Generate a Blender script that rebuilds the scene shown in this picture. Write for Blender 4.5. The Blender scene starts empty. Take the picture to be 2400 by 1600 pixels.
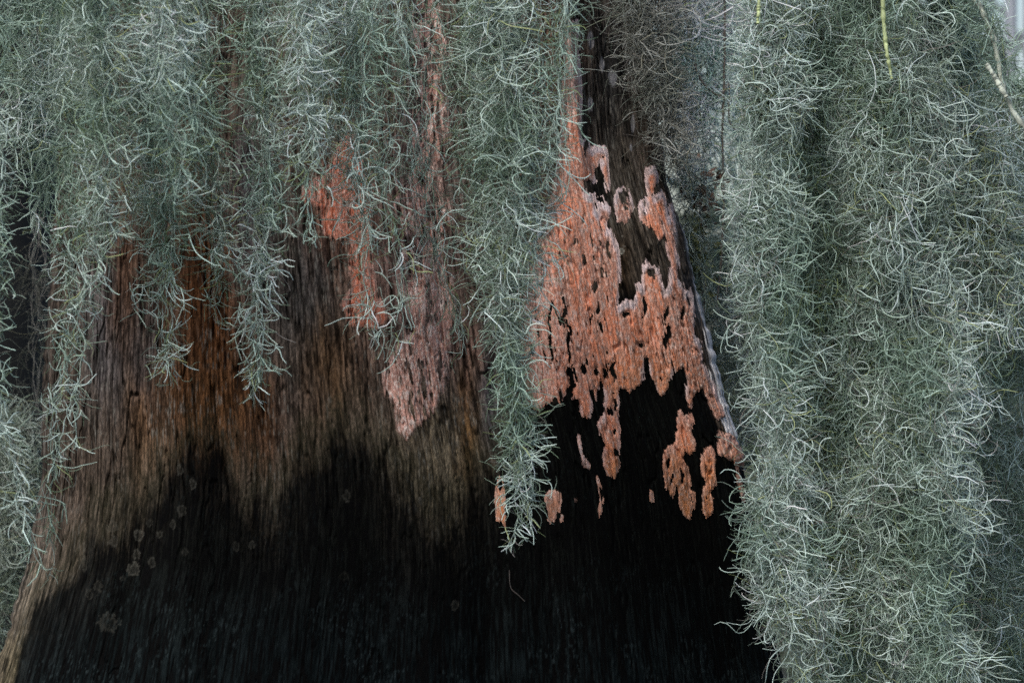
import bpy, math
import numpy as np
sc = bpy.context.scene
R = math.radians
# ------------------------------------------------------------------ camera
CAMD, CZ, S0 = 5.0, 1.2, 0.0006          # distance to the trunk plane, eye height, metres per photo pixel at the trunk plane
cam = bpy.data.objects.new('camera', bpy.data.cameras.new('camera'))
sc.collection.objects.link(cam)
cam.location = (0, -CAMD, CZ); cam.rotation_euler = (R(90), 0, 0)
cam.data.sensor_width = 36; cam.data.lens = 36 * CAMD / (2400 * S0)
cam.data.clip_start = 0.1; cam.data.clip_end = 600
cam.data.dof.use_dof = True; cam.data.dof.focus_distance = 4.60; cam.data.dof.aperture_fstop = 9.5
sc.camera = cam
# ------------------------------------------------------------------ light
world = bpy.data.worlds.new("World"); sc.world = world; world.use_nodes = True
wn = world.node_tree.nodes; wl = world.node_tree.links; wn.clear()
sky = wn.new('ShaderNodeTexSky'); sky.sky_type = 'NISHITA'; sky.sun_disc = False
SUN_EL, SUN_AZ = 50, 205               # azimuth clockwise from +Y
sky.sun_elevation = R(SUN_EL); sky.sun_rotation = R(SUN_AZ); sky.dust_density = 3.0; sky.air_density = 1.0
bg = wn.new('ShaderNodeBackground'); bg.inputs['Strength'].default_value = 0.11
wo = wn.new('ShaderNodeOutputWorld')
wl.new(sky.outputs[0], bg.inputs[0]); wl.new(bg.outputs[0], wo.inputs[0])
sun = bpy.data.objects.new('sun', bpy.data.lights.new('sun', 'SUN')); sc.collection.objects.link(sun)
sun.data.energy = 1.3; sun.data.angle = R(10); sun.data.color = (1, .97, .93)
sun.rotation_euler = (R(90 - SUN_EL), 0, R(180 - SUN_AZ))
sc.view_settings.view_transform = 'Standard'; sc.view_settings.look = 'None'; sc.view_settings.gamma = 1
sc.view_settings.exposure = 1.05
sc.cycles.use_denoising = False; sc.cycles.sample_clamp_indirect = 3; sc.cycles.pixel_filter_type = 'BLACKMAN_HARRIS'; sc.cycles.filter_width = 1.5; sc.cycles.max_bounces = 6; sc.cycles.diffuse_bounces = 4; sc.cycles.transparent_max_bounces = 4
# ------------------------------------------------------------------ helpers
col = sc.collection
def smooth(a, b, x):
    t = np.clip((x - a) / (b - a), 0, 1); return t * t * (3 - 2 * t)
def vnoise(x, y, seed):
    xi = np.floor(x).astype(np.int64); yi = np.floor(y).astype(np.int64)
    fx = x - xi; fy = y - yi; fx = fx * fx * (3 - 2 * fx); fy = fy * fy * (3 - 2 * fy)
    def h(i, j):
        n = (i * 374761393 + j * 668265263 + seed * 974634777) & 0xffffffff
        n = ((n ^ (n >> 13)) * 1274126177) & 0xffffffff
        n = ((n ^ (n >> 15)) * 2246822519) & 0xffffffff
        return ((n ^ (n >> 16)) & 0xffff) / 65535.0
    a = h(xi, yi) * (1 - fx) + h(xi + 1, yi) * fx
    b = h(xi, yi + 1) * (1 - fx) + h(xi + 1, yi + 1) * fx
    return a * (1 - fy) + b * fy
def fbm(x, y, seed, o=3):
    s = 0; a = .5; t = 0
    for k in range(o):
        s = s + a * vnoise(x * 2 ** k, y * 2 ** k, seed + k * 17); t += a; a *= .55
    return s / t
def tag(o, label=None, cat=None, group=None, kind=None):
    if label: o['label'] = label
    if cat: o['category'] = cat
    if group: o['group'] = group
    if kind: o['kind'] = kind
    return o
def mesh_obj(name, co, quads, mat, parent=None, cols=None, smooth_=True):
    me = bpy.data.meshes.new(name)
    co = np.asarray(co, np.float32).reshape(-1, 3); quads = np.asarray(quads, np.int32).reshape(-1, 4)
    me.vertices.add(len(co)); me.vertices.foreach_set('co', co.ravel())
    me.loops.add(quads.size); me.loops.foreach_set('vertex_index', quads.ravel())
    me.polygons.add(len(quads)); me.polygons.foreach_set('loop_start', np.arange(0, quads.size, 4, dtype=np.int32))
    if smooth_: me.polygons.foreach_set('use_smooth', np.ones(len(quads), bool))
    if cols is not None:
        at = me.color_attributes.new('Col', 'FLOAT_COLOR', 'POINT')
        c4 = np.ones((len(co), 4), np.float32); c4[:, :3] = cols
        at.data.foreach_set('color', c4.ravel())
    me.materials.append(mat); me.update(calc_edges=True)
    o = bpy.data.objects.new(name, me); col.objects.link(o)
    if parent: o.parent = parent
    return o
def empty(name, loc):
    o = bpy.data.objects.new(name, None); o.location = loc; o.empty_display_size = .1; col.objects.link(o); return o
def W(px, py, Y):
    """pixel + real depth -> world"""
    k = S0 * (CAMD + Y) / CAMD
    return np.stack(np.broadcast_arrays((px - 1200) * k, Y, CZ + (800 - py) * k), -1)
def tubes(P, rad, sides=3):
    """P (N,K,3), rad (N,K) -> verts, quads"""
    N, K, _ = P.shape
    T = np.gradient(P, axis=1); T /= np.linalg.norm(T, axis=2, keepdims=True) + 1e-12
    ref = np.zeros_like(T); ref[..., 1] = 1
    A = np.cross(T, ref); n = np.linalg.norm(A, axis=2, keepdims=True)
    A = np.where(n < .15, np.cross(T, np.array([1., 0, 0])), A); A /= np.linalg.norm(A, axis=2, keepdims=True) + 1e-12
    B = np.cross(T, A)
    ang = np.arange(sides) * 2 * np.pi / sides
    V = P[:, :, None, :] + rad[:, :, None, None] * (np.cos(ang)[None, None, :, None] * A[:, :, None, :] + np.sin(ang)[None, None, :, None] * B[:, :, None, :])
    idx = np.arange(N * K * sides).reshape(N, K, sides)
    a = idx[:, :-1, :]; b = np.roll(a, -1, 2); d = idx[:, 1:, :]; c = np.roll(d, -1, 2)
    return V.reshape(-1, 3), np.stack([a, b, c, d], -1).reshape(-1, 4)
def nodes(name):
    m = bpy.data.materials.new(name); m.use_nodes = True
    return m, m.node_tree.nodes, m.node_tree.links, m.node_tree.nodes['Principled BSDF']
# ------------------------------------------------------------------ materials
def moss_mat():
    m, n, l, b = nodes('moss')
    a = n.new('ShaderNodeVertexColor'); a.layer_name = 'Col'
    l.new(a.outputs[0], b.inputs['Base Color']); b.inputs['Roughness'].default_value = .75
    b.inputs['Specular IOR Level'].default_value = .3
    tr = n.new('ShaderNodeBsdfTranslucent'); l.new(a.outputs[0], tr.inputs[0])
    mx = n.new('ShaderNodeMixShader'); mx.inputs[0].default_value = .28
    l.new(b.outputs[0], mx.inputs[1]); l.new(tr.outputs[0], mx.inputs[2])
    l.new(mx.outputs[0], n['Material Output'].inputs[0]); return m
def wood_mat(name, rough, bump, scale, spec=.3):
    m, n, l, b = nodes(name)
    a = n.new('ShaderNodeVertexColor'); a.layer_name = 'Col'
    tc = n.new('ShaderNodeTexCoord'); mp = n.new('ShaderNodeMapping'); mp.inputs['Scale'].default_value = scale
    l.new(tc.outputs['Object'], mp.inputs[0])
    nz = n.new('ShaderNodeTexNoise'); nz.inputs['Scale'].default_value = 1; nz.inputs['Detail'].default_value = 5; nz.inputs['Roughness'].default_value = .65
    l.new(mp.outputs[0], nz.inputs[0])
    r = n.new('ShaderNodeMapRange'); r.inputs[1].default_value = .3; r.inputs[2].default_value = .7; r.inputs[3].default_value = .62; r.inputs[4].default_value = 1.38
    l.new(nz.outputs[0], r.inputs[0])
    mu = n.new('ShaderNodeVectorMath'); mu.operation = 'SCALE'
    l.new(a.outputs[0], mu.inputs[0]); l.new(r.outputs[0], mu.inputs['Scale'])
    l.new(mu.outputs[0], b.inputs['Base Color'])
    bp = n.new('ShaderNodeBump'); bp.inputs['Strength'].default_value = bump; bp.inputs['Distance'].default_value = .002
    l.new(nz.outputs[0], bp.inputs['Height']); l.new(bp.outputs[0], b.inputs['Normal'])
    b.inputs['Roughness'].default_value = rough; b.inputs['Specular IOR Level'].default_value = spec
    return m
def plain(name, c, rough=.8, nscale=30, var=.35, spec=.3):
    m, n, l, b = nodes(name)
    nz = n.new('ShaderNodeTexNoise'); nz.inputs['Scale'].default_value = nscale; nz.inputs['Detail'].default_value = 5
    tc = n.new('ShaderNodeTexCoord'); l.new(tc.outputs['Object'], nz.inputs[0])
    cr = n.new('ShaderNodeValToRGB'); cr.color_ramp.elements[0].position = .3; cr.color_ramp.elements[1].position = .7
    cr.color_ramp.elements[0].color = (*[v * (1 - var) for v in c], 1); cr.color_ramp.elements[1].color = (*[min(1, v * (1 + var)) for v in c], 1)
    l.new(nz.outputs[0], cr.inputs[0]); l.new(cr.outputs[0], b.inputs['Base Color'])
    bp = n.new('ShaderNodeBump'); bp.inputs['Strength'].default_value = .3; bp.inputs['Distance'].default_value = .004
    l.new(nz.outputs[0], bp.inputs['Height']); l.new(bp.outputs[0], b.inputs['Normal'])
    b.inputs['Roughness'].default_value = rough; b.inputs['Specular IOR Level'].default_value = spec; return m
M_moss = moss_mat()
M_wood = wood_mat('weathered_wood', .9, .6, (700, 120, 110), .03)
M_lich = wood_mat('lichen_crust', .95, .9, (520, 200, 190), .1)
M_twig = plain('twig_bark', (.10, .085, .07), nscale=60)
M_green = plain('green_stem', (.34, .40, .20), .5, 40, .25)
M_pale = plain('pale_bark', (.33, .36, .30), .8, 90, .5)
M_leaf = plain('olive_leaf', (.25, .26, .10), .5, 20, .5)
M_rust = plain('dead_leaf', (.20, .125, .09), .8, 20, .5)
M_far = plain('far_bark', (.22, .24, .27), .9, 3, .35)
M_dark = plain('near_black_bark', (.004, .0045, .004), .8, 9, .4)  # near-black bark for the trunk in the left gap
M_mud = plain('wet_mud', (.05, .045, .035), .6, 3, .4)
# ------------------------------------------------------------------ ground and water
def sheet(name, z, half, mat):
    v = [(-half, -half, z), (half, -half, z), (half, half, z), (-half, half, z)]
    return tag(mesh_obj(name, v, [(0, 1, 2, 3)], mat, smooth_=False), kind='structure')
sheet('ground', -0.25, 300, M_mud)
mw, n_, l_, b_ = nodes('swamp_water_surface')
b_.inputs['Base Color'].default_value = (.012, .014, .010, 1); b_.inputs['Roughness'].default_value = .06
nz = n_.new('ShaderNodeTexNoise'); nz.inputs['Scale'].default_value = 2.5
bp = n_.new('ShaderNodeBump'); bp.inputs['Strength'].default_value = .12; bp.inputs['Distance'].default_value = .05
l_.new(nz.outputs[0], bp.inputs['Height']); l_.new(bp.outputs[0], b_.inputs['Normal'])
sheet('water', 0, 290, mw)
# ------------------------------------------------------------------ the big trunk
LE = np.array([(-2600, 330), (-1000, 250), (0, 190), (300, 150), (600, 122), (900, 105), (1150, 94), (1300, 72), (1450, 28), (1600, -15), (1900, -180), (2400, -520), (3300, -1300)], float)
RE = np.array([(-2600, 1300), (-1000, 1440), (0, 1515), (150, 1527), (330, 1545), (440, 1565), (560, 1602), (660, 1630), (760, 1655), (920, 1693), (1070, 1743), (1200, 1765), (1400, 1800), (1600, 1838), (1900, 1930), (2400, 2180), (3300, 2900)], float)
def edges(y):
    return np.interp(y, LE[:, 0], LE[:, 1]), np.interp(y, RE[:, 0], RE[:, 1])
def depth(w, y):
    """how far the surface stands out in front of the trunk plane, in photo pixels (0.6 mm)"""
    L, Rr = edges(y); a = (Rr - L) / 2
    aw = np.clip(np.abs(w), 0, 1)
    edge = np.sqrt(np.clip(1 - aw ** 2.3, 0, 1))
    D = 430 * (a / 790) * edge
    for w0, s, A in ((.10, .07, 34), (.25, .05, -46), (.56, .10, 30), (.83, .05, -26), (-.20, .12, 20), (-.40, .06, -16),
                     (-.54, .07, 18), (-.655, .025, -22), (-.74, .05, 16), (-.90, .03, -22), (.985, .015, -10), (.40, .05, -14)):
        wob = .015 * np.sin(y / 260 + w0 * 9)
        D = D + A * edge * np.exp(-((w - w0 - wob) / s) ** 2)
    X = w * 790
    # grain, cracks, weathered plates
    wx = X + 7 * fbm(X / 60, y / 300, 5, 2) * 2
    g = fbm(wx / 3.6, y / 46, 11, 3) - .5
    g2 = fbm(wx / 11, y / 150, 23, 2) - .5
    cr = 1 - np.abs(2 * fbm(wx / 11, y / 130, 41, 2) - 1); cr = smooth(.93, .995, cr) * smooth(.4, .6, vnoise(X / 30, y / 90, 47))
    wz = np.exp(-((w - .20) / .22) ** 2) + smooth(.4, .55, w) * .9 + np.exp(-((w + .68) / .07) ** 2)
    f2 = 1 - np.abs(2 * fbm(wx / 26, y / 240, 61, 3) - 1); f2 = smooth(.94, .995, f2)
    low = 1 - .45 * smooth(1050, 1350, y)
    keep = smooth(0, .35, edge) * low
    D = D + keep * (g * 4.2 + g2 * 4.5 - f2 * 8 - cr * (1.5 + 6 * np.clip(wz, 0, 1)))
    # rotten knot hole
    D = D - 26 * np.exp(-((w - .137) / .020) ** 2 - ((y - 665) / 34) ** 2)
    # hollow of the upper right, behind the lichened ridge
    D = D - 85 * smooth(.715, .76, w) * (1 - smooth(.90, .99, w)) * (1 - smooth(300, 620, y)) 
    return D
def surf(w, y, lift=0):
    L, Rr = edges(y); c = (L + Rr) / 2; a = (Rr - L) / 2
    X = (c + a * w - 1200) * S0; Z = CZ + (800 - y) * S0
    d = depth(w, y) + lift
    nx = np.sign(w) * np.abs(w) ** 6
    y2 = y + 0 * w; X = X + nx ** 7 * 9 * (fbm(y2 / 34, y2 * 0 + 3, 401, 3) - .5) * 2 * S0
    return np.stack([X + nx * lift * S0, -d * S0 * np.ones_like(X), Z], -1)
def proj(P):
    k = CAMD / (CAMD + P[..., 1]) / S0
    return 1200 + P[..., 0] * k, 800 - (P[..., 2] - CZ) * k
# stains and weathering of the wood, with some light and shade painted in
BX = [0, 30, 50, 85, 150, 190, 220, 300, 400, 450, 520, 600, 640, 700, 800, 870, 930, 1000, 1080, 1130, 1220, 1300, 1345, 1400, 1500, 1600, 1660, 1700, 1760, 2400]
BY = [1690, 1590, 1500, 1400, 1340, 1300, 1240, 1190, 1080, 1000, 1040, 1160, 1200, 1070, 1000, 1040, 1130, 1190, 1180, 1110, 965, 930, 780, 760, 800, 820, 950, 1040, 1120, 1200]
ZONES = [ # px, py, rx, ry, albedo, strength
 (250, 780, 60, 190, (.072, .068, .070), .8), (340, 880, 30, 150, (.078, .074, .078), .7), (480, 760, 85, 330, (.108, .044, .017), .95), (300, 640, 40, 180, (.10, .05, .028), .7),
 (330, 1010, 50, 120, (.115, .068, .038), .9), (200, 1120, 60, 160, (.075, .056, .042), .7), (620, 960, 150, 130, (.075, .036, .018), .9),
 (590, 480, 60, 220, (.052, .052, .060), .8), (720, 690, 80, 180, (.045, .043, .042), .9), (680, 900, 60, 130, (.075, .07, .065), .7),
 (780, 850, 90, 110, (.07, .04, .02), .9), (1040, 1050, 130, 200, (.12, .098, .065), 1.0), (1090, 980, 22, 140, (.15, .08, .03), .9),
 (1150, 930, 35, 150, (.05, .048, .055), 1.0), (1430, 180, 90, 240, (.027, .026, .025), 1.0), (1460, 480, 60, 170, (.075, .065, .052), 1.0),  # upper right zone: dark wood with shadow painted in
 (1445, 640, 35, 90, (.05, .032, .018), 1.0), (1540, 620, 50, 90, (.075, .064, .052), .9), (1640, 640, 22, 110, (.055, .06, .07), 1.0),
 (980, 660, 40, 70, (.05, .048, .045), .9), (1000, 300, 60, 320, (.14, .10, .085), .9), (860, 620, 60, 300, (.12, .08, .06), .6), (98, 1270, 22, 130, (.15, .12, .095), 1.0), (62, 1390, 30, 110, (.17, .14, .105), 1.0), (10, 1550, 30, 110, (.17, .14, .09), 1.0),
 (1300, 150, 50, 200, (.13, .08, .055), .8), (960, 600, 105, 250, (.165, .10, .085), .85), (790, 480, 60, 140, (.13, .06, .04), .7), (1080, 820, 50, 80, (.17, .105, .085), .9), (1000, 480, 90, 380, (.15, .11, .10), .7), (500, 950, 140, 110, (.10, .045, .018), .8)]
SPOTS = [(1436, 182, 10, 20), (1411, 153, 6, 18), (1384, 245, 7, 18), (1483, 290, 5, 22), (1479, 346, 3, 9), (1385, 95, 8, 22)]
RINGS = [(1456, 588, 7, 7, 1), (1463, 577, 3, 3, 1), (1459, 554, 2, 2, 1), (779, 517, 4, 6, 1)]
z4 = lambda *a: (a[0] * .5102, 800 + a[1] * .5102, a[2] * .5102, a[3] * .5102, a[4])
RINGS += [z4(640, 890, 20, 25, .45), z4(615, 1045, 30, 33, .5), z4(627, 975, 20, 24, .45), z4(515, 850, 24, 28, .25), z4(522, 920, 18, 24, .25), z4(835, 775, 20, 26, .3),
          z4(825, 590, 17, 24, .3), z4(885, 655, 14, 30, .4), z4(735, 888, 14, 18, .3), z4(695, 1012, 20, 24, .3), z4(848, 965, 15, 18, .25), z4(1155, 937, 14, 20, .35),
          z4(388, 1020, 12, 30, .25), z4(450, 1125, 18, 26, .2), z4(795, 840, 12, 22, .25), z4(500, 1290, 45, 45, .22), z4(685, 830, 13, 17, .2), z4(410, 1160, 18, 20, .18),
          z4(1085, 940, 14, 22, .2), z4(565, 1090, 12, 14, .2), (1066, 1420, 9, 13, .3), (812, 1162, 9, 12, .3), (805, 1350, 12, 10, .1)]
def wood_color(w, px, py):
    X = w * 790
    C = np.ones(px.shape + (3,)) * np.array((.070, .054, .042))
    jx = px + 34 * (fbm(X / 34, py / 130, 77, 3) - .5) * 2; jy = py + 70 * (fbm(X / 16, py / 120, 78, 3) - .5) * 2
    for x, y, rx, ry, c, s in ZONES:
        m = s * np.exp(-(((jx - x) / rx) ** 2 + ((jy - y) / ry) ** 2) ** 1.2)
        C = C + (np.array(c) - C) * m[..., None]
    n1 = fbm(X / 3.0, py / 52, 91, 3); n2 = fbm(X / 16, py / 170, 95, 3)
    C = C * (.22 + .85 * smooth(.2, .8, n1))[..., None] * (.6 + .8 * n2)[..., None]
    # bleached fibres
    reg = smooth(.40, .62, fbm(X / 70, py / 160, 129, 2))
    f = smooth(.62, .78, fbm(X / 2.6, py / 26, 131, 2)) * (.06 + .5 * reg)
    C = C + (np.array((.12, .115, .10)) - C) * (f * smooth(0, .02, C[..., 0]))[..., None]
    sp_ = fbm(X / 2.0, py / 8, 143, 2); C = C * (.62 + .76 * smooth(.25, .75, sp_))[..., None]
    dk = smooth(.66, .76, fbm(X / 3.2, py / 60, 135, 2)) * .7
    C = C * (1 - dk)[..., None]
    # bleached right edge, rim light from behind painted into the pale band
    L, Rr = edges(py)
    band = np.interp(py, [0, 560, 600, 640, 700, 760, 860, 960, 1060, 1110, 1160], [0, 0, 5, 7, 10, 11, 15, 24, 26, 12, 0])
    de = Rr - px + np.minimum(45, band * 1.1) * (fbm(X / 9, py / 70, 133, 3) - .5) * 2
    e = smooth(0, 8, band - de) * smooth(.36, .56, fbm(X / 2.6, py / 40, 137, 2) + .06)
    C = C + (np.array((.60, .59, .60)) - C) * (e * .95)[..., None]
    pl = np.exp(-(((px - 1579) / 8) ** 2 + ((py - 530) / 110) ** 2) ** 1.5) * smooth(.3, .55, fbm(X / 5, py / 60, 139, 2))
    C = C + (np.array((.46, .40, .40)) - C) * pl[..., None]
    f2 = 1 - np.abs(2 * fbm((X + 7 * fbm(X / 60, py / 300, 5, 2) * 2) / 26, py / 240, 61, 3) - 1); f2 = smooth(.94, .995, f2)
    C = C * (1 - .6 * f2)[..., None]
    # black wet stain
    soft = np.interp(px, [0, 120, 250, 1100, 1250, 1400, 2400], [24, 28, 80, 90, 50, 16, 16])
    b = np.interp(px, BX, BY) + (22 * (fbm(X / 9, py / 300, 151, 3) - .5) * 2 + 90 * (fbm(X / 45, py / 90, 153, 3) - .5) * 2 + 45 * (n1 - .5) + 40 * (sp_ - .5)) * np.clip(soft / 70, .2, 1)
    ol_ = np.exp(-((py - b + 10) / 70) ** 2) * .4 * (px < 1250)
    C = C + (np.array((.040, .038, .022)) * (.4 + 1.2 * n1[..., None]) - C) * ol_[..., None]
    s = smooth(-1, 1, (py - b) / soft)
    up = np.exp(-(((px - 1405) / 26) ** 2 + ((py - 470) / 90) ** 2) ** 2)
    up = np.maximum(up, smooth(.45, .5, w) * smooth(640, 700, py) * (1 - smooth(1590, 1640, px)))
    s = np.maximum(s, up * .93)
    lo = smooth(1250, 1600, py)  # bluish sky sheen painted into the black toward the bottom
    bl = np.stack([.0055 + .0015 * lo, .0060 + .0045 * lo, .0052 + .0060 * lo], -1) * (.3 + 1.5 * smooth(.35, .8, n1))[..., None] * (.35 + 1.3 * n2)[..., None] * .5
    fl = smooth(.60, .80, fbm(X / 3, py / 12, 171, 2)) * smooth(.45, .65, fbm(X / 60, py / 90, 173, 3)) * (.3 + lo)
    bl = bl + np.array((.009, .0125, .013)) * fl[..., None]
    s = s * (.94 + .06 * smooth(20, 260, py - b) + .12 * smooth(1250, 1350, px)).clip(0, 1)
    C = C + (bl - C) * s[..., None]
    for x, y, rx, ry in SPOTS:
        r = np.sqrt(((px - x) / rx) ** 2 + ((py - y) / ry) ** 2) + .5 * (fbm(px / 5, py / 9, 61, 2) - .5)
        C = C + (np.array((.17, .17, .18)) - C) * ((1 - smooth(.8, 1.1, r)) * .75)[..., None]
    for x, y, rx, ry, st in RINGS:
        r = np.sqrt(((px - x) / rx) ** 2 + ((py - y) / ry) ** 2) + 1.3 * (fbm(px / 7, py / 7, 63, 3) - .5)
        m = (1 - smooth(.85, 1.1, r)) * (.30 + .7 * smooth(.4, .9, r)) * (.3 + 1.2 * fbm(px / 3, py / 3, 65, 2))
        C = C + (np.array((.30, .29, .24)) * (.35 if st < 1 else 1) - C) * (np.clip(m, 0, 1) * st * .8)[..., None]
    return np.clip(C, .002, .8)
tree = empty('cypress_tree', (0, 0, 0))
tag(tree, 'huge old cypress with rust orange lichen above a black stained base', 'tree')
NX = 900
phi = np.linspace(-math.pi / 2, math.pi / 2, NX); wf = np.sin(phi)
wf = wf * .55 + np.linspace(-1, 1, NX) * .45
ys = np.concatenate([np.linspace(-2400, -130, 60, endpoint=False), np.linspace(-130, 1640, 620, endpoint=False), np.linspace(1640, 3100, 60)])
Wg, Yg = np.meshgrid(wf, ys)
F = surf(Wg, Yg)
wb = np.sin(np.linspace(math.pi / 2, -math.pi / 2, 40))[1:-1]
Wb, Yb = np.meshgrid(wb, ys)
Lb, Rb = edges(Yb)
Bk = np.stack([((Lb + Rb) / 2 + (Rb - Lb) / 2 * Wb - 1200) * S0, 430 * S0 * (Rb - Lb) / 1580 * np.sqrt(1 - np.abs(Wb) ** 2.3), CZ + (800 - Yb) * S0], -1)
G = np.concatenate([F, Bk], 1); n0, n1 = G.shape[:2]
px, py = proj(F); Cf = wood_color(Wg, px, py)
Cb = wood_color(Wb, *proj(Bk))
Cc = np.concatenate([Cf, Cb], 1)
idx = np.arange(n0 * n1).reshape(n0, n1); nxt = np.roll(idx, -1, 1)
Q = np.stack([idx[1:], nxt[1:], nxt[:-1], idx[:-1]], -1)
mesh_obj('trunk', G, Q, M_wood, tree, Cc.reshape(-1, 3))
# ------------------------------------------------------------------ lichen patches (traced outlines, real crust 2-3 mm thick on the wood)
def zz(kind, pts):
    x0, y0, s = {7: (1200, 200, .38265), 8: (1150, 750, .35078), 1: (0, 0, 1.0204), 5: (800, 800, .5102)}[kind]
    return [(x0 + a * s, y0 + b * s) for a, b in pts]
main = zz(7, [(330, -400), (400, -400), (428, 100), (425, 300), (440, 320), (455, 312), (475, 345), (490, 380), (500, 365), (530, 360), (570, 375), (590, 410), (598, 500), (603, 650), (585, 660), (565, 630), (570, 590), (545, 510), (540, 460), (555, 440), (545, 420), (530, 480), (510, 520), (500, 555), (520, 590), (505, 600), (470, 575), (440, 590), (450, 640), (465, 665), (500, 655), (508, 690), (505, 740), (525, 770), (530, 680), (550, 675), (560, 710), (580, 715), (605, 740), (610, 780), (590, 800), (580, 870), (600, 870), (615, 900), (630, 950), (650, 980), (655, 1060), (665, 1200), (650, 1260), (655, 1340), (700, 1310), (740, 1320), (755, 1280), (750, 1210), (775, 1205), (800, 1230), (790, 1120), (805, 1090), (820, 1065), (850, 1100), (900, 1110), (905, 1150), (925, 1200), (935, 1245), (960, 1220), (970, 1100), (945, 1000), (930, 930), (905, 945), (880, 900), (840, 880), (815, 860), (790, 830), (775, 790), (780, 700), (800, 700), (812, 740), (820, 690), (815, 500), (870, 490), (885, 530), (890, 600), (860, 640), (870, 670), (910, 635), (935, 660), (945, 720), (956, 800), (955, 730), (975, 720), (990, 800), (1000, 900), (1005, 1000), (1020, 1060), (1020, 1180), (1045, 1200), (1060, 1260), (1090, 1240), (1110, 1330)]) \
    + zz(8, [(1365, 20), (1365, 90), (1405, 150), (1420, 250), (1450, 330), (1500, 450), (1540, 560), (1568, 640), (1520, 668), (1480, 600), (1440, 510), (1415, 465), (1380, 480), (1350, 530), (1340, 590), (1310, 560), (1295, 480), (1305, 400), (1285, 320), (1270, 310), (1240, 345), (1220, 310), (1215, 290), (1210, 370), (1195, 430), (1160, 490), (1130, 510), (1105, 470), (1095, 410), (1065, 375), (1058, 330), (1055, 255), (1030, 250), (1022, 300), (1022, 400), (980, 440), (930, 480), (900, 455), (862, 460), (860, 560), (862, 700), (860, 790), (870, 880), (862, 960), (855, 1020), (820, 1060), (780, 1030), (755, 1000), (750, 890), (760, 830), (735, 770), (712, 700), (720, 640), (750, 630), (760, 560), (765, 480), (755, 430), (735, 400), (725, 430), (715, 500), (705, 550), (690, 500), (680, 470), (675, 600), (655, 665), (610, 635), (600, 600), (595, 530), (545, 530), (515, 450), (490, 500), (470, 560), (430, 520), (400, 545), (350, 580), (290, 600), (240, 560), (200, 400), (180, 0)]) \
    + zz(7, [(20, 1300), (40, 1180), (60, 1080), (110, 980), (170, 850), (230, 700), (270, 500), (290, 300), (310, 0)])
H8 = lambda *a: (1150 + a[0] * .3508, 750 + a[1] * .3508, a[2] * .3508, a[3] * .3508)
H7 = lambda *a: (1200 + a[0] * .38265, 200 + a[1] * .38265, a[2] * .38265, a[3] * .38265)
holes = [H8(822, 320, 19, 55), H8(770, 345, 22, 30), H8(632, 318, 20, 42), H8(708, 345, 14, 20), H8(1010, 165, 28, 13), H8(828, 550, 14, 40), H8(795, 612, 32, 20), H8(830, 890, 16, 18),
         H8(685, 500, 14, 36), H8(535, 400, 22, 90), H8(520, 250, 8, 60), H7(455, 375, 13, 42), H7(590, 1010, 11, 34), H7(552, 1150, 11, 36), H7(505, 1235, 20, 25), H7(520, 1380, 15, 16), H7(490, 1430, 9, 24),
         H7(810, 1355, 12, 50), H7(1045, 1400, 12, 62), H7(942, 1385, 13, 62), H7(435, 1060, 10, 40), H7(385, 960, 6, 18), H7(320, 1380, 12, 70), H7(345, 1530, 12, 80), H7(230, 1420, 6, 90), H7(1080, 1330, 8, 24), H7(688, 690, 32, 52), H7(700, 1400, 24, 12), H7(860, 1150, 26, 20), H7(440, 830, 8, 14),
         H8(1175, 120, 22, 70), H8(770, 215, 8, 12), H8(405, 215, 8, 90), H8(735, 40, 14, 30), H8(1180, 620, 1, 1), H8(565, 380, 9, 50), H8(1190, 960, 12, 40), H8(1205, 1050, 12, 34), H8(1275, 1040, 10, 34), H8(822, 735, 10, 18), H8(70, 1095, 15, 22)]
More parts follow.
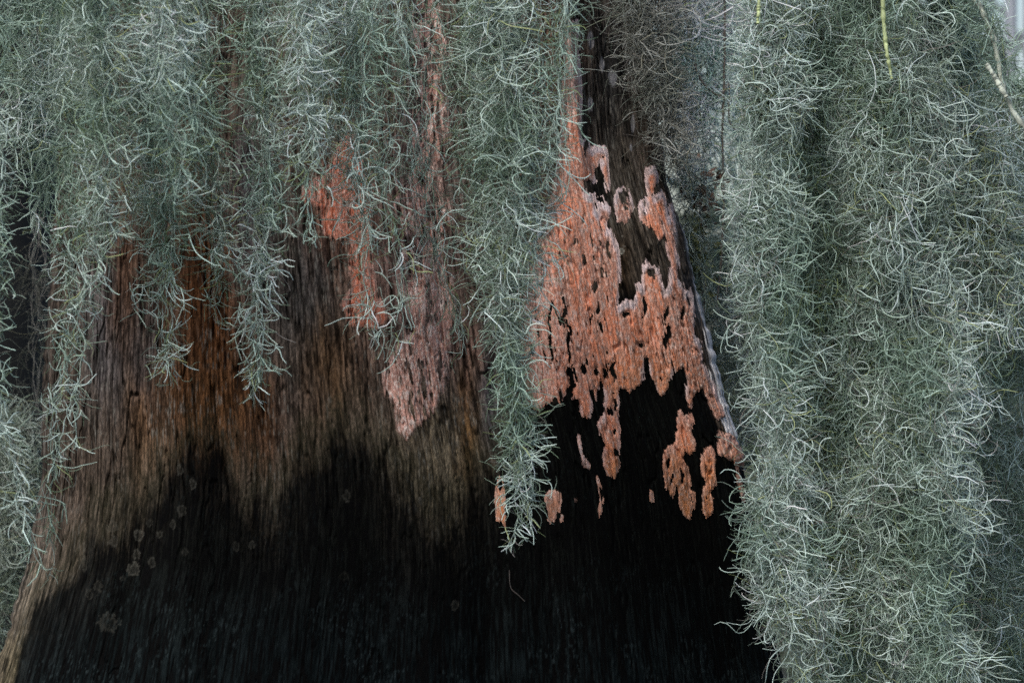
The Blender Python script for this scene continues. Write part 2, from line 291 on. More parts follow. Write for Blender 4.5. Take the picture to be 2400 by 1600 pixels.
PATCH = [ # label, outline, whiteness, pinkness, weathering
 ('great ragged sheet of rust orange lichen', main, .25, 0),
 (None, zz(8, [(1250, 600), (1270, 600), (1290, 635), (1340, 620), (1355, 680), (1350, 760), (1375, 800), (1380, 860), (1360, 885), (1330, 895), (1300, 885), (1290, 920), (1325, 980), (1337, 1060), (1330, 1130), (1358, 1150), (1362, 1230), (1350, 1290), (1330, 1345), (1290, 1310), (1270, 1260), (1250, 1190), (1240, 1110), (1215, 1190), (1190, 1160), (1185, 1130), (1155, 1125), (1160, 1040), (1145, 920), (1155, 870), (1180, 840), (1215, 830), (1235, 800), (1245, 680)]), 0, 0),
 (None, zz(8, [(1425, 855), (1470, 840), (1485, 860), (1500, 900), (1505, 1000), (1500, 1100), (1470, 1150), (1490, 1190), (1485, 1270), (1440, 1330), (1415, 1290), (1407, 1200), (1412, 1130), (1440, 1085), (1420, 1040), (1405, 960), (1407, 870)]), 0, 0),
 (None, zz(8, [(1510, 725), (1530, 720), (1555, 760), (1600, 760), (1640, 780), (1680, 860), (1700, 920), (1708, 965), (1690, 980), (1650, 960), (1650, 1010), (1670, 1080), (1685, 1150), (1690, 1210), (1670, 1180), (1645, 1090), (1630, 980), (1600, 930), (1585, 935), (1555, 915), (1525, 890), (1515, 820)]), .15, .3),
 (None, zz(8, [(712, 1040), (725, 1060), (740, 1110), (738, 1150), (750, 1210), (745, 1280), (730, 1315), (712, 1270), (720, 1200), (705, 1130)]), 0, .3),
 (None, zz(8, [(1066, 1138), (1080, 1140), (1086, 1215), (1060, 1214), (1060, 1160)]), 0, .2),
 (None, zz(8, [(390, 1140), (420, 1130), (460, 1150), (472, 1220), (465, 1290), (445, 1270), (435, 1250), (435, 1310), (405, 1365), (380, 1330), (370, 1240), (365, 1180)]), 0, .4),
 (None, zz(8, [(468, 1285), (483, 1300), (483, 1345), (465, 1350), (460, 1310)]), 0, .5),
 (None, zz(8, [(55, 1040), (80, 1060), (88, 1150), (108, 1200), (105, 1340), (95, 1390), (70, 1350), (40, 1340), (38, 1280), (22, 1220), (35, 1150), (45, 1080)]), 0, .1),
 (None, zz(8, [(605, 890), (622, 915), (640, 930), (660, 970), (655, 995), (625, 990), (603, 965)]), .4, .6),
 (None, zz(8, [(580, 755), (590, 770), (600, 840), (606, 890), (598, 890), (588, 820), (577, 790)]), .7, .4),
 (None, zz(8, [(562, 1178), (576, 1185), (574, 1210), (568, 1245), (558, 1210)]), .2, .7),
 (None, zz(7, [(620, 700), (640, 645), (660, 620), (680, 612), (700, 625), (720, 655), (742, 710), (747, 770), (720, 810), (708, 840), (690, 852), (670, 838), (645, 840), (630, 780)]), .5, .6),
 ('plum red fuzzy lichen patch under the moss', zz(1, [(790, 300), (825, 320), (835, 370), (850, 430), (860, 520), (855, 600), (870, 680), (905, 735), (860, 760), (800, 750), (780, 700), (805, 660), (795, 600), (800, 545), (770, 555), (740, 540), (735, 480), (690, 460), (690, 430), (740, 400), (770, 340)]), 0, -.35),
 ('faded pinkish grey lichen streak', zz(1, [(955, -60), (1000, -60), (1030, 100), (1012, 200), (1035, 300), (1012, 400), (1040, 480), (1020, 600), (1040, 640), (1050, 700), (1035, 780), (1030, 870), (1000, 950), (960, 985), (935, 1010), (910, 990), (905, 930), (875, 900), (880, 850), (910, 790), (945, 760), (930, 700), (905, 640), (925, 560), (900, 470), (950, 380), (935, 300), (960, 200), (940, 120)]), .35, .85),
]
def sdist(X, Y, poly):
    P = np.array(poly); A = P; B = np.roll(P, -1, 0)
    ins = np.zeros(X.shape, bool); dm = np.full(X.shape, 1e9)
    for (ax, ay), (bx, by) in zip(A, B):
        dx, dy = bx - ax, by - ay
        t = np.clip(((X - ax) * dx + (Y - ay) * dy) / (dx * dx + dy * dy + 1e-9), 0, 1)
        dm = np.minimum(dm, (X - ax - t * dx) ** 2 + (Y - ay - t * dy) ** 2)
        c = ((ay > Y) != (by > Y))
        if dy != 0: ins ^= c & (X < (Y - ay) * dx / dy + ax)
    return np.where(ins, 1, -1) * np.sqrt(dm)
def lichen(label, poly, white, pink):
    P = np.array(poly); x0, y0 = P.min(0) - 14; x1, y1 = P.max(0) + 14
    # bring the pixel box back to surface parameters
    def w_of(x, y):
        L, Rr = edges(y); w = np.full(np.broadcast(x, y).shape, 0.) + (x - (L + Rr) / 2) / ((Rr - L) / 2); yy = y + 0 * w
        for _ in range(8):
            w = np.clip(w, -1, 1); qx, qy = proj(surf(w, yy)); L, Rr = edges(yy)
            w = w + .8 * (x - qx) / ((Rr - L) / 2); yy = yy + (y - qy)
        return np.clip(w, -1, 1), yy
    cs = [w_of(np.array([x]), np.array([y])) for x in np.linspace(x0, x1, 8) for y in np.linspace(y0, y1, 30)]
    ws = np.array([c[0][0] for c in cs]); yv = np.array([c[1][0] for c in cs])
    nw = max(8, int((x1 - x0) / 1.35)); ny = max(8, int((y1 - y0) / 1.8))
    w0, w1 = max(-1, ws.min() - .01), min(1, ws.max() + .01)
    nw = max(8, int((w1 - w0) * 760 / 1.35))
    w, y = np.meshgrid(np.linspace(w0, w1, nw), np.linspace(yv.min() - 8, yv.max() + 8, ny))
    S = surf(w, y); qx, qy = proj(S); X = w * 790
    jit = 8 * (fbm(X / 6, y / 42, 201, 3) - .5) * 2 + 3 * (vnoise(X / 2.5, y / 12, 203) - .5)
    d = sdist(qx, qy, poly) + np.clip(jit + 1.5, -5, 4)
    for hx, hy, rx, ry in holes:
        if hx < x0 - 40 or hx > x1 + 40 or hy < y0 - 90 or hy > y1 + 90: continue
        r = np.sqrt(((qx - hx + 3 * np.sin(qy / 9)) / (rx * .8)) ** 2 + ((qy - hy) / (ry * 1.2)) ** 2) + 2.2 * (fbm(X / 4, y / 16, 211, 3) - .5) + .15
        d = np.minimum(d, (r - 1) * min(rx, ry))
    # worn-through pits and cracks that follow the grain
    wear = np.full(d.shape, .0 + .5 * max(pink, 0) * (white > .3))
    wear = np.maximum(wear, .95 * np.exp(-(((qx - 1290) / 52) ** 2 + ((qy - 830) / 140) ** 2) ** 2))
    wear = np.maximum(wear, .8 * np.exp(-(((qx - 1400) / 28) ** 2 + ((qy - 560) / 130) ** 2) ** 2))
    if pink > .8: wear = np.where(qy < 640, 1.3, .7)
    pit = fbm((X + 6 * vnoise(X / 20, y / 60, 5)) / 6.5, y / 34, 221, 3)
    d = np.minimum(d, (.84 - .18 * wear - pit) * 70)
    # crust relief
    th = smooth(0, 7, d) * 3.2
    rel = (fbm(X / 3.4, y / 16, 231, 3) - .5) * 2.6 + (fbm(X / 2, y / 3, 235, 2) - .5) * 1.6
    V = surf(w, y, .4 + th + rel * smooth(0, 6, d))
    ok = d > 0
    q = ok[:-1, :-1] & ok[1:, :-1] & ok[:-1, 1:] & ok[1:, 1:]
    # colour
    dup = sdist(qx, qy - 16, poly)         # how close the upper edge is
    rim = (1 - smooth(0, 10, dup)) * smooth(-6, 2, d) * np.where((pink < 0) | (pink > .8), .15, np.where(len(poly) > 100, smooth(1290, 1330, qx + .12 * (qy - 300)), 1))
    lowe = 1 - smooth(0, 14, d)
    C = np.ones(w.shape + (3,)) * np.array((.50, .185, .105))
    a = fbm(X / 12, y / 55, 241, 3)
    C = C + (np.array((.42, .20, .14)) - C) * (smooth(.35, .65, a))[..., None]
    orange = np.clip(smooth(980, 1150, qy) + .5 * np.exp(-((qy - 900) / 70) ** 2) * smooth(1380, 1450, qx), 0, 1)
    C = C + (np.array((.45, .175, .06)) - C) * (.75 * orange)[..., None]
    if pink < 0: C = C * .60 * np.array((1, .85, .85))
    pk = np.clip(pink, 0, 1) + (.8 * (1 - smooth(-60, 30, qx - np.interp(qy, [0, 300, 500, 650, 800], [1370, 1330, 1310, 1270, 1240]))) if len(poly) > 100 else 0) + np.exp(-(((qx - 1270) / 60) ** 2 + ((qy - 800) / 200) ** 2) ** 1.5) * .6 + (1 - smooth(150, 330, qy)) * smooth(1200, 1250, qx) * .9 + .35 * np.exp(-(((qx - 1400) / 30) ** 2 + ((qy - 540) / 150) ** 2)) + .4 * smooth(1560, 1640, qx) * (1 - smooth(900, 1000, qy))
    C = C + (np.array((.37, .225, .19)) - C) * (np.clip(pk, 0, .9))[..., None]
    k = fbm(X / 3.2, y / 8, 251, 2); C = C * (.82 + .36 * k)[..., None]
    fr = smooth(.60, .72, fbm(X / 4, y / 11, 261, 2)) * (.25 + white * .8 + .3 * np.clip(pk, 0, 1))
    C = C + (np.array((.50, .42, .38)) - C) * np.clip(fr, 0, .85)[..., None]
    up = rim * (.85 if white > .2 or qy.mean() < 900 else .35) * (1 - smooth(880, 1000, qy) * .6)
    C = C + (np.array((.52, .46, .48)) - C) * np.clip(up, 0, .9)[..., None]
    C = C + (np.array((.40, .24, .18)) - C) * (lowe * .35)[..., None]
    dirt = smooth(.58, .70, fbm(X / 2.6, y / 34, 271, 2)); C = C * (1 - .4 * dirt)[..., None]
    if pink > .5: C = C * (.80 + .2 * smooth(520, 800, qy))[..., None]
    C = C * (.8 + .4 * fbm(X / 30, y / 70, 275, 2))[..., None]
    sk_ = smooth(.66, .76, fbm(X / 2.4, y / 6, 277, 2)) * (.35 + .5 * np.clip(pk, 0, 1)); C = C + (np.array((.55, .48, .43)) - C) * sk_[..., None]
    if pink != 0 and (pink < 0 or pink > .8):
        m_ = (1 - smooth(0, 14, d + 14 * (fbm(X / 3, y / 14, 281, 2) - .5))) * .9
        C = C + (wood_color(w, qx, qy) * 1.15 - C) * m_[..., None]
    if len(poly) > 100:
        lx = qx - np.interp(qy, [100, 300, 500, 620, 700, 800, 950], [1335, 1318, 1300, 1255, 1236, 1236, 1245]) + 34 * (fbm(X / 5, y / 60, 283, 3) - .5)
        C = C + (wood_color(w, qx, qy) * 1.3 - C) * ((1 - smooth(-12, 26, lx)) * .85)[..., None]
    used = np.zeros(w.shape, bool); used[:-1, :-1] |= q; used[1:, :-1] |= q; used[:-1, 1:] |= q; used[1:, 1:] |= q
    new = -np.ones(w.shape, int); new[used] = np.arange(used.sum())
    # thickness: top sheet, and skirts from its rim down into the wood
    top = np.stack([new[1:, :-1][q], new[1:, 1:][q], new[:-1, 1:][q], new[:-1, :-1][q]], -1)
    Vt = V[used]; base = surf(w, y, -2.0)[used]; nt = len(Vt)
    qp = np.pad(q, 1); sk = []
    c = qp[1:-1, 1:-1]
    for nb, i0, i1 in ((qp[:-2, 1:-1], (0, 0), (0, 1)), (qp[2:, 1:-1], (1, 1), (1, 0)), (qp[1:-1, :-2], (1, 0), (0, 0)), (qp[1:-1, 2:], (0, 1), (1, 1))):
        m = c & ~nb; r_, c_ = np.nonzero(m)
        A = new[r_ + i0[0], c_ + i0[1]]; B = new[r_ + i1[0], c_ + i1[1]]
        sk.append(np.stack([B, A, A + nt, B + nt], -1))
    quads = np.concatenate([top] + sk)
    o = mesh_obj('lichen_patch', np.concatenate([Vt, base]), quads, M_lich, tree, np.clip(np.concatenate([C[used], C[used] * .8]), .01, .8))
    if label: o['label'] = label
for args in PATCH: lichen(*args)
# ------------------------------------------------------------------ moss
rng = np.random.default_rng(7)
PALE = np.array((.60, .71, .68)); GREEN = np.array((.20, .285, .185)); OLIVE = np.array((.34, .39, .19)); DEAD = np.array((.23, .215, .20))
def nrm(v): return v / (np.linalg.norm(v, axis=-1, keepdims=True) + 1e-9)
def curls(O, D, L, curv, K, wig=.25):
    """grow curved wiry filaments from points O along D, in photo-pixel units"""
    N = len(O); P = np.zeros((N, K, 3)); P[:, 0] = O; d = nrm(D)
    ax = nrm(rng.normal(size=(N, 3))); step = (L / (K - 1))[:, None]
    k = (curv * (.35 + .65 * np.abs(rng.normal(0, 1, N))))[:, None]
    for i in range(1, K):
        ax = nrm(ax + .16 * rng.normal(size=(N, 3)))
        d = nrm(d + np.cross(ax, d) * k * step / 60 + wig * .45 * rng.normal(size=(N, 3)))
        d[:, 2] += .018; P[:, i] = P[:, i - 1] + d * step
    return P
def to_world(P, Y, xr=1200, yr=800):
    k = (CAMD + Y) / CAMD * S0
    return np.stack([(P[..., 0] - 1200) * k, Y + P[..., 1] * k, CZ + (800 - P[..., 2]) * k], -1)
# P in (x right px, depth px, y down px)
def hank(label, path, Y, n, L=78, curv=1.1, down=.25, thick=1.0, tone=0.0, flat=.6, stems=None, group='moss hanks', pale=.5, dead=0.0, fine=.64, K=9, olive=.05, tip=1.0, name='spanish_moss', dens=1.0, lace=.25, slim=1.0, reach=1.0):
    p = np.array(path, float); yy = p[:, 1]; p[:, 2] *= slim
    y0, y1 = yy[0], yy[-1]
    cx = lambda y: np.interp(y, yy, p[:, 0]); hw = lambda y: np.interp(y, yy, p[:, 2])
    root = empty(name, tuple(to_world(np.array([cx(y0), 0, y0]), Y)))
    base = np.array(root.location); n = int(n * dens * 1.45)
    tag(root, label, 'moss', group)
    M = stems or max(4, int(np.mean(p[:, 2]) / 6))
    NC = max(2, int(np.mean(p[:, 2]) / 15)); ci = rng.integers(0, NC, M)
    ca = rng.uniform(0, 2 * np.pi, NC); cr_ = np.sqrt(rng.uniform(.05, 1, NC)); vx = cr_[ci] * np.cos(ca[ci]) + rng.normal(0, .11, M); vz = cr_[ci] * np.sin(ca[ci]) + rng.normal(0, .11, M)
    a0 = np.arctan2(vz, vx); r0 = np.hypot(vx, vz); cph = rng.uniform(0, 6.28, NC)[ci]; ph = rng.uniform(0, 6.28, (M, 4)); fr = rng.uniform(.7, 1.4, (M, 4))
    ends = y0 + (y1 - y0) * (1 - (rng.uniform(0, 1, M) ** 2.2) * .45 * tip); ends[0] = y1
    def spos(i, y):
        h = hw(y); a = a0[i] + .4 * np.sin(y / 260 + cph[i] * 2)
        x = cx(y) + h * .22 * np.sin(y / 150 + cph[i]) + r0[i] * np.cos(a) * h * .72 + 9 * np.sin(y / 38 * fr[i, 1] + ph[i, 1]) + 6 * np.sin(y / 17 * fr[i, 2] + ph[i, 2]) * np.sin(y / 90 * fr[i, 3] + ph[i, 1])
        z = r0[i] * np.sin(a) * h * flat + 7 * np.sin(y / 44 * fr[i, 3] + ph[i, 3]) + 3 * np.cos(y / 13 * fr[i, 1] + ph[i, 0])
        return np.stack([x, z, y], -1)
    # long wiry stems
    KS = 150; I = np.repeat(np.arange(M)[:, None], KS, 1)
    T = np.linspace(0, 1, KS)[None] * (ends - y0)[:, None] + y0
    SP = spos(I, T)
    sr = (1.25 * thick * (1 - .45 * np.linspace(0, 1, KS))[None] * np.ones((M, 1))) * S0
    v, q = tubes(to_world(SP, Y) - base, sr)
    cc = np.repeat((GREEN * .45 + PALE * .55)[None] * rng.uniform(.55, 1.25, (M, 1)) * (1 + tone), KS * 3, 0)
    if dead: cc = cc * (1 - dead) + DEAD * dead
    mesh_obj('stem', v, q, M_moss, root, cc)
    # filaments: first those that leave the stems, then those that fork off them
    def batch(n, first=None):
        isf = rng.uniform(size=n) < fine
        if first is None:
            s_ = rng.integers(0, M, n); t = rng.uniform(0, 1, n)
            t = np.where(rng.uniform(size=n) < lace * t ** 2, t * rng.uniform(.2, 1, n), t)
            y = y0 + t * (ends[s_] - y0)
            y = np.where(rng.uniform(size=n) < .5, np.round(y / 31) * 31 + rng.normal(0, 2.5, n), y); y = np.minimum(y, ends[s_])
            O = spos(s_, y)
            rad = np.stack([O[:, 0] - cx(y), O[:, 1]], -1) / (hw(y)[:, None] + 1)
            D = nrm(rng.normal(size=(n, 3))); D[:, 0] += rad[:, 0] * .25; D[:, 1] += rad[:, 1] * .25; D[:, 2] += down * .7 + .6 * (t > .9)
        else:
            j = rng.integers(0, len(first), n); k = rng.integers(1, K - 1, n)
            O = first[j, k]; D = nrm(first[j, k + 1] - first[j, k]) * .55 + nrm(rng.normal(size=(n, 3))); D[:, 2] += down * .8
            t = (O[:, 2] - y0) / (y1 - y0); y = O[:, 2]
        lim = (34 + hw(y) * 1.0 if first is None else 34 + hw(y) * .8) * reach
        LL = np.where(rng.uniform(size=n) < .03, 1.9, 1) * np.minimum(L * 1.25 * np.exp(rng.normal(0, .42, n)), lim)
        P = curls(O, nrm(D), LL, curv, K, .32)
        P[:, :, 2] = np.minimum(P[:, :, 2], y1 + 60)
        r = np.where(isf, rng.uniform(.40, .68, n), rng.uniform(.75, 1.30, n)) * thick
        return P, r, isf
    n1_ = int(n * .32); Pa, ra, fa = batch(n1_)
    cl = fbm(Pa[:, 0, 0] / 62, Pa[:, 0, 2] / 170 + Pa[:, 0, 1] / 200, 301, 2)
    kp = rng.uniform(size=n1_) < np.where(p[:, 2].max() > 200 or group == 'moss hanks of the thick right curtain', smooth(.32, .56, cl) * .93 + .07, 1); Pa, ra, fa = Pa[kp], ra[kp], fa[kp]; n = len(Pa) + n - n1_; n1_ = len(Pa)
    Pb, rb, fb = batch(n - n1_, Pa)
    P = np.concatenate([Pa, Pb]); r = np.concatenate([ra, rb]); isf = np.concatenate([fa, fb])
    prof = np.interp(np.linspace(0, 1, K), np.linspace(0, 1, 8), [.9, 1, 1, 1, 1, .95, .85, .55])
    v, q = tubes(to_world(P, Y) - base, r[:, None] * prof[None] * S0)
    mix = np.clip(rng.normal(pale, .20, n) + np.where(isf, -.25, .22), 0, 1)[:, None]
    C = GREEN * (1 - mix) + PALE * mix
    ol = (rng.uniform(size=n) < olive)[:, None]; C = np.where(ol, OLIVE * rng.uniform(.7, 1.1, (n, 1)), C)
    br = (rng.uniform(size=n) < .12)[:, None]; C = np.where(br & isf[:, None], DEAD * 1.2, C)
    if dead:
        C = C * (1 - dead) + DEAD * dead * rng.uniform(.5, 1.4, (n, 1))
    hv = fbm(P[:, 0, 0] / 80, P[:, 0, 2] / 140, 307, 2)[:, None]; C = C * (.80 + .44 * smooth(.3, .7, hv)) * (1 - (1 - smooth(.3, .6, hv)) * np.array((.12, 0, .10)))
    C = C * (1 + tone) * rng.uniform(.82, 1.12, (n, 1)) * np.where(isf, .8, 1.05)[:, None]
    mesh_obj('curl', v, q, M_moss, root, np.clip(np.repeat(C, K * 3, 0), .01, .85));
    return root
T0 = -170
FG = 'moss hanks in front of the trunk'
# left curtain ------------------------------------------------------
hank('very long pale moss strand down the far left edge of the photo', [(0, T0, 60), (-5, 300, 62), (-14, 560, 30), (-22, 760, 26), (0, 950, 30), (38, 1120, 36), (72, 1220, 44), (78, 1290, 28), (96, 1335, 8)], -.85, 2300, group=FG, reach=.84, slim=.84, dens=.49, curv=1.5, down=.4, pale=.62, thick=1.05)
hank('long moss strand along the left flank of the trunk, ending beside the black base', [(120, T0, 80), (130, 300, 84), (150, 520, 70), (182, 700, 40), (164, 860, 36), (142, 1000, 44), (118, 1140, 40), (122, 1240, 26), (126, 1325, 8)], -.80, 2500, group=FG, reach=.84, slim=.84, dens=.49, curv=1.5, down=.4, pale=.5, thick=1.05)
hank('broad ragged moss tuft ending over the bluish grey wood', [(215, T0, 90), (225, 200, 100), (220, 400, 90), (235, 540, 60), (240, 660, 20)], -.9, 2600, group=FG, reach=.84, slim=.84, dens=.49, curv=1.5, pale=.42, down=.15)
hank('thick mossy fringe in the top left corner, between the leftmost strands', [(60, T0, 90), (70, 200, 90), (80, 380, 70), (90, 470, 40), (80, 540, 15)], -.7, 2200, group=FG, reach=.84, slim=.84, dens=.49, curv=1.5, pale=.5, down=.32)
hank('moss hank with a wide forked tip over the rusty brown wood', [(330, T0, 80), (345, 200, 86), (370, 400, 74), (395, 560, 62), (385, 680, 54), (395, 790, 58), (400, 850, 34), (392, 905, 8)], -.8, 3000, group=FG, reach=.84, slim=.84, dens=.49, curv=1.5, pale=.5, down=.32)
hank('moss hank ending in one thin curved strand above the rust coloured wood', [(480, T0, 76), (485, 200, 80), (510, 400, 64), (520, 540, 62), (525, 640, 56), (505, 700, 26), (512, 765, 6)], -.74, 2600, group=FG, reach=.84, slim=.84, dens=.49, curv=1.5, pale=.42, down=.32)
hank('short moss hank in the top left, bearing a bright whitish tuft', [(405, T0, 56), (395, 60, 60), (405, 200, 60), (440, 330, 52), (430, 450, 24)], -.98, 1500, group=FG, reach=.84, slim=.84, dens=.49, curv=1.5, pale=.58, down=.32)
hank('long narrow moss strand tapering to a single white curl above dark wood', [(640, T0, 62), (640, 150, 64), (645, 350, 54), (640, 550, 46), (642, 700, 56), (640, 820, 48), (625, 880, 24), (606, 935, 6)], -.82, 2700, group=FG, reach=.84, slim=.84, dens=.49, curv=1.5, pale=.55, down=.32, thick=1.06)
hank('moss hank ending in bright curls left of the plum red patch', [(735, T0, 56), (738, 150, 58), (735, 320, 50), (725, 430, 46), (735, 510, 30), (740, 560, 8)], -.86, 1600, group=FG, reach=.84, slim=.84, dens=.49, curv=1.5, pale=.6, down=.32)
hank('wispy moss hank ending in whitish loops beside the plum red patch', [(860, T0, 90), (865, 150, 92), (875, 350, 72), (885, 520, 60), (905, 640, 54), (900, 740, 56), (905, 790, 30), (895, 850, 8)], -.78, 2600, group=FG, reach=.84, slim=.84, dens=.49, curv=1.5, pale=.6, down=.32)
hank('thin veil of moss over the faded pink streak', [(970, T0, 60), (985, 200, 60), (1010, 400, 60), (1040, 600, 52), (1075, 720, 40), (1090, 830, 12)], -.62, 1000, group=FG, reach=.84, dens=.49, curv=1.5, pale=.5, fine=.8, down=.3)
hank('biggest moss hank, hanging down the middle and ending low over the black base', [(1190, T0, 122), (1180, 150, 128), (1175, 350, 122), (1185, 520, 100), (1175, 660, 78), (1185, 780, 52), (1195, 880, 48), (1212, 1000, 48), (1212, 1120, 38), (1214, 1200, 26), (1200, 1245, 12), (1197, 1285, 4)], -.72, 7000, group=FG, reach=.84, dens=.49, curv=1.5, pale=.47, down=.32, thick=1.08)
hank('green moss tuft crowding the left side of the big middle hank', [(1080, T0, 70), (1080, 150, 72), (1095, 350, 60), (1110, 520, 44), (1120, 640, 12)], -.60, 1900, group=FG, reach=.84, dens=.49, curv=1.5, pale=.3, down=.32)
hank('loose moss spray reaching across the dark hollow from the big middle hank', [(1330, T0, 44), (1325, 20, 46), (1320, 120, 40), (1300, 260, 36), (1290, 420, 16)], -.78, 700, group=FG, reach=.84, dens=.49, curv=1.5, pale=.6, down=.32, L=75)
hank('soft dark green moss behind the top fringe, over the left part of the trunk', [(300, T0, 230), (310, 200, 230), (330, 400, 200), (350, 500, 100)], -.5, 2800, group=FG, reach=.84, dens=.49, curv=1.5, pale=.25, down=.32, fine=.75)
hank('soft dark green moss behind the fringe at the top, left of the faded pink streak', [(720, T0, 180), (720, 100, 180), (730, 260, 130), (740, 380, 60)], -.5, 1500, group=FG, reach=.84, dens=.49, curv=1.5, pale=.28, down=.32, fine=.75)
# by the trunk's right shoulder --------------------------------------
BGG = 'moss tangles behind the trunk'
hank('dark wiry clump of dead grey moss on the upper right shoulder of the trunk', [(1500, T0, 90), (1515, 0, 86), (1535, 120, 62), (1555, 230, 46), (1575, 330, 30), (1600, 400, 20)], -.16, 2300, group='moss by the right shoulder', pale=.35, dead=.75, curv=1.8, down=.1, L=60, flat=.4)
hank('frosty grey moss tangle between the trunk and the thick right curtain', [(1650, T0, 100), (1650, 50, 96), (1650, 200, 90), (1640, 320, 76), (1640, 400, 50), (1640, 450, 26)], .35, 2600, group=BGG, pale=1.0, dead=0, curv=1.8, down=.1, tone=.7, thick=1.3)
hank('loose grey green moss strings filling the gap beside the upright twig', [(1712, T0, 46), (1722, 100, 46), (1724, 300, 40), (1726, 480, 28), (1715, 560, 14)], .62, 1500, group=BGG, pale=.75, curv=1.6, down=.2, tone=.15)
hank('thin brownish moss threads veiling the olive and rusty leaves', [(1640, 330, 50), (1635, 450, 56), (1650, 600, 50), (1690, 720, 40)], .0, 380, group=BGG, pale=.6, dead=.3, curv=1.4, down=.1)
hank('dim brownish moss tangle low between the pale trunk edge and the right curtain', [(1680, 560, 30), (1690, 600, 40), (1690, 680, 50), (1710, 780, 60), (1740, 950, 60), (1760, 1150, 50)], .45, 2200, group=BGG, pale=.5, dead=.45, curv=1.6, down=.1, tone=.4)
hank('greyish moss tangle seen past the lower left edge of the trunk', [(20, 980, 50), (20, 1150, 60), (15, 1300, 60), (0, 1420, 40), (-10, 1520, 30)], .5, 1800, group=BGG, pale=.3, dead=.35, curv=1.6)
hank('faint dark moss threads in the black gap beside the left strand', [(70, 520, 40), (75, 700, 40), (80, 900, 44), (70, 1060, 40)], .5, 260, group=BGG, pale=.05, dead=.7, tone=-.55, fine=.9)
# right curtain -------------------------------------------------------
RG = 'moss hanks of the thick right curtain'
kw = dict(group=RG, curv=1.9, down=.38, L=86, fine=.58, K=10, lace=.1, tip=0)
hank('outermost hank of the right curtain, whitish fringe along its left edge', [(1806, T0, 52), (1810, 200, 56), (1810, 500, 62), (1812, 800, 66), (1828, 1000, 60), (1840, 1200, 60), (1872, 1400, 56), (1895, 1560, 54), (1910, 1700, 50)], -.62, 6800, pale=.58, **kw)
hank('hank of the right curtain with olive green tufts near its top', [(1885, T0, 80), (1890, 200, 84), (1895, 500, 90), (1910, 800, 84), (1930, 1100, 84), (1960, 1400, 80), (1990, 1700, 70)], -.50, 7000, pale=.44, olive=.22, **kw)
hank('hank of the right curtain under the green hanging stem', [(2030, T0, 84), (2030, 200, 90), (2030, 500, 92), (2040, 800, 88), (2050, 1100, 88), (2070, 1400, 84), (2090, 1700, 76)], -.54, 7200, pale=.46, **kw)
hank('hank of the right curtain ending in a pale edge beside the dark green furrow', [(2150, T0, 74), (2160, 200, 84), (2165, 500, 84), (2165, 800, 78), (2185, 1000, 80), (2215, 1200, 76), (2230, 1400, 68), (2225, 1700, 60)], -.58, 6800, pale=.54, **kw)
hank('frosty upper hank beneath the moss covered branch', [(2215, T0, 36), (2240, 60, 44), (2270, 180, 54), (2320, 330, 84), (2340, 600, 90), (2330, 800, 70), (2310, 950, 24)], -.50, 4600, pale=.52, olive=.16, **kw)
hank('dark green hank at the far right edge of the photo', [(2400, 180, 50), (2390, 400, 84), (2370, 700, 90), (2360, 1000, 94), (2370, 1300, 90), (2370, 1700, 84)], -.28, 6000, pale=.28, **kw)
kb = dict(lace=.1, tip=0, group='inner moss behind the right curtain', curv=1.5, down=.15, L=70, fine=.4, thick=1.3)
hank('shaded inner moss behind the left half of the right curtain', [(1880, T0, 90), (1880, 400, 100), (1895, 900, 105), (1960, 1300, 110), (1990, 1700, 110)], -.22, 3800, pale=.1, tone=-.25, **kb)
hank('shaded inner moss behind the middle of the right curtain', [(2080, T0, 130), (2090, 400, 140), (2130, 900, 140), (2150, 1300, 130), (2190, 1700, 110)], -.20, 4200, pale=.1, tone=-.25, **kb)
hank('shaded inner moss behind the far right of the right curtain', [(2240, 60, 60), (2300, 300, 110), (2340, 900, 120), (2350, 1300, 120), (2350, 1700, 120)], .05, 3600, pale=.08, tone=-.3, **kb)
# ------------------------------------------------------------------ stems, twigs and the mossy branch
def smooth_path(pts, n=40):
    p = np.array(pts, float); t = np.linspace(0, 1, len(p)); tt = np.linspace(0, 1, n)
    out = np.stack([np.interp(tt, t, p[:, i]) for i in range(2)], -1)
    for _ in range(6): out[1:-1] = (out[:-2] + out[2:] + 2 * out[1:-1]) / 4
    return out
def twig(name, label, cat, pts, Y, r0, r1, mat, group=None, parent=None, seed=1):
    p = smooth_path(pts); rg = np.random.default_rng(seed)
    Yv = Y + np.cumsum(rg.normal(0, .0012, len(p)))
    Pw = W(p[:, 0] + rg.normal(0, .5, len(p)), p[:, 1], Yv)
    r = np.linspace(r0, r1, len(p)) * S0 * (1 + .12 * rg.normal(size=len(p)))
    r = r * (1 + .35 * np.exp(-((np.arange(len(p)) % 9 - 4) / .8) ** 2))
    v, q = tubes(Pw[None], r[None], 8)
    o = mesh_obj(name, v, q, mat, parent)
    if label: tag(o, label, cat, group)
    return o
twig('hanging_stem', 'long yellow green stem hanging in the right curtain', 'stem', [(2068, -60), (2070, 40), (2078, 120), (2090, 185)], -.63, 5.2, 3, M_green, 'green hanging stems')
twig('hanging_stem', 'short yellow stem at the top, left of the longer green stem', 'stem', [(1780, -60), (1779, 10), (1776, 56)], -.68, 4.2, 3, M_green, 'green hanging stems', seed=2)
twig('mossy_branch', 'thin pale branch arching down through the top right corner', 'branch', [(2270, -30), (2300, 20), (2330, 90), (2342, 160), (2360, 240), (2400, 300), (2450, 350)], -.66, 6, 4, M_pale, seed=3)
twig('broken_stick', 'short knobbly pale green stick lying inside the moss below the arching branch', 'stick', [(2312, 150), (2330, 178), (2345, 205), (2360, 228)], -.68, 4.5, 5.5, M_pale, seed=4)
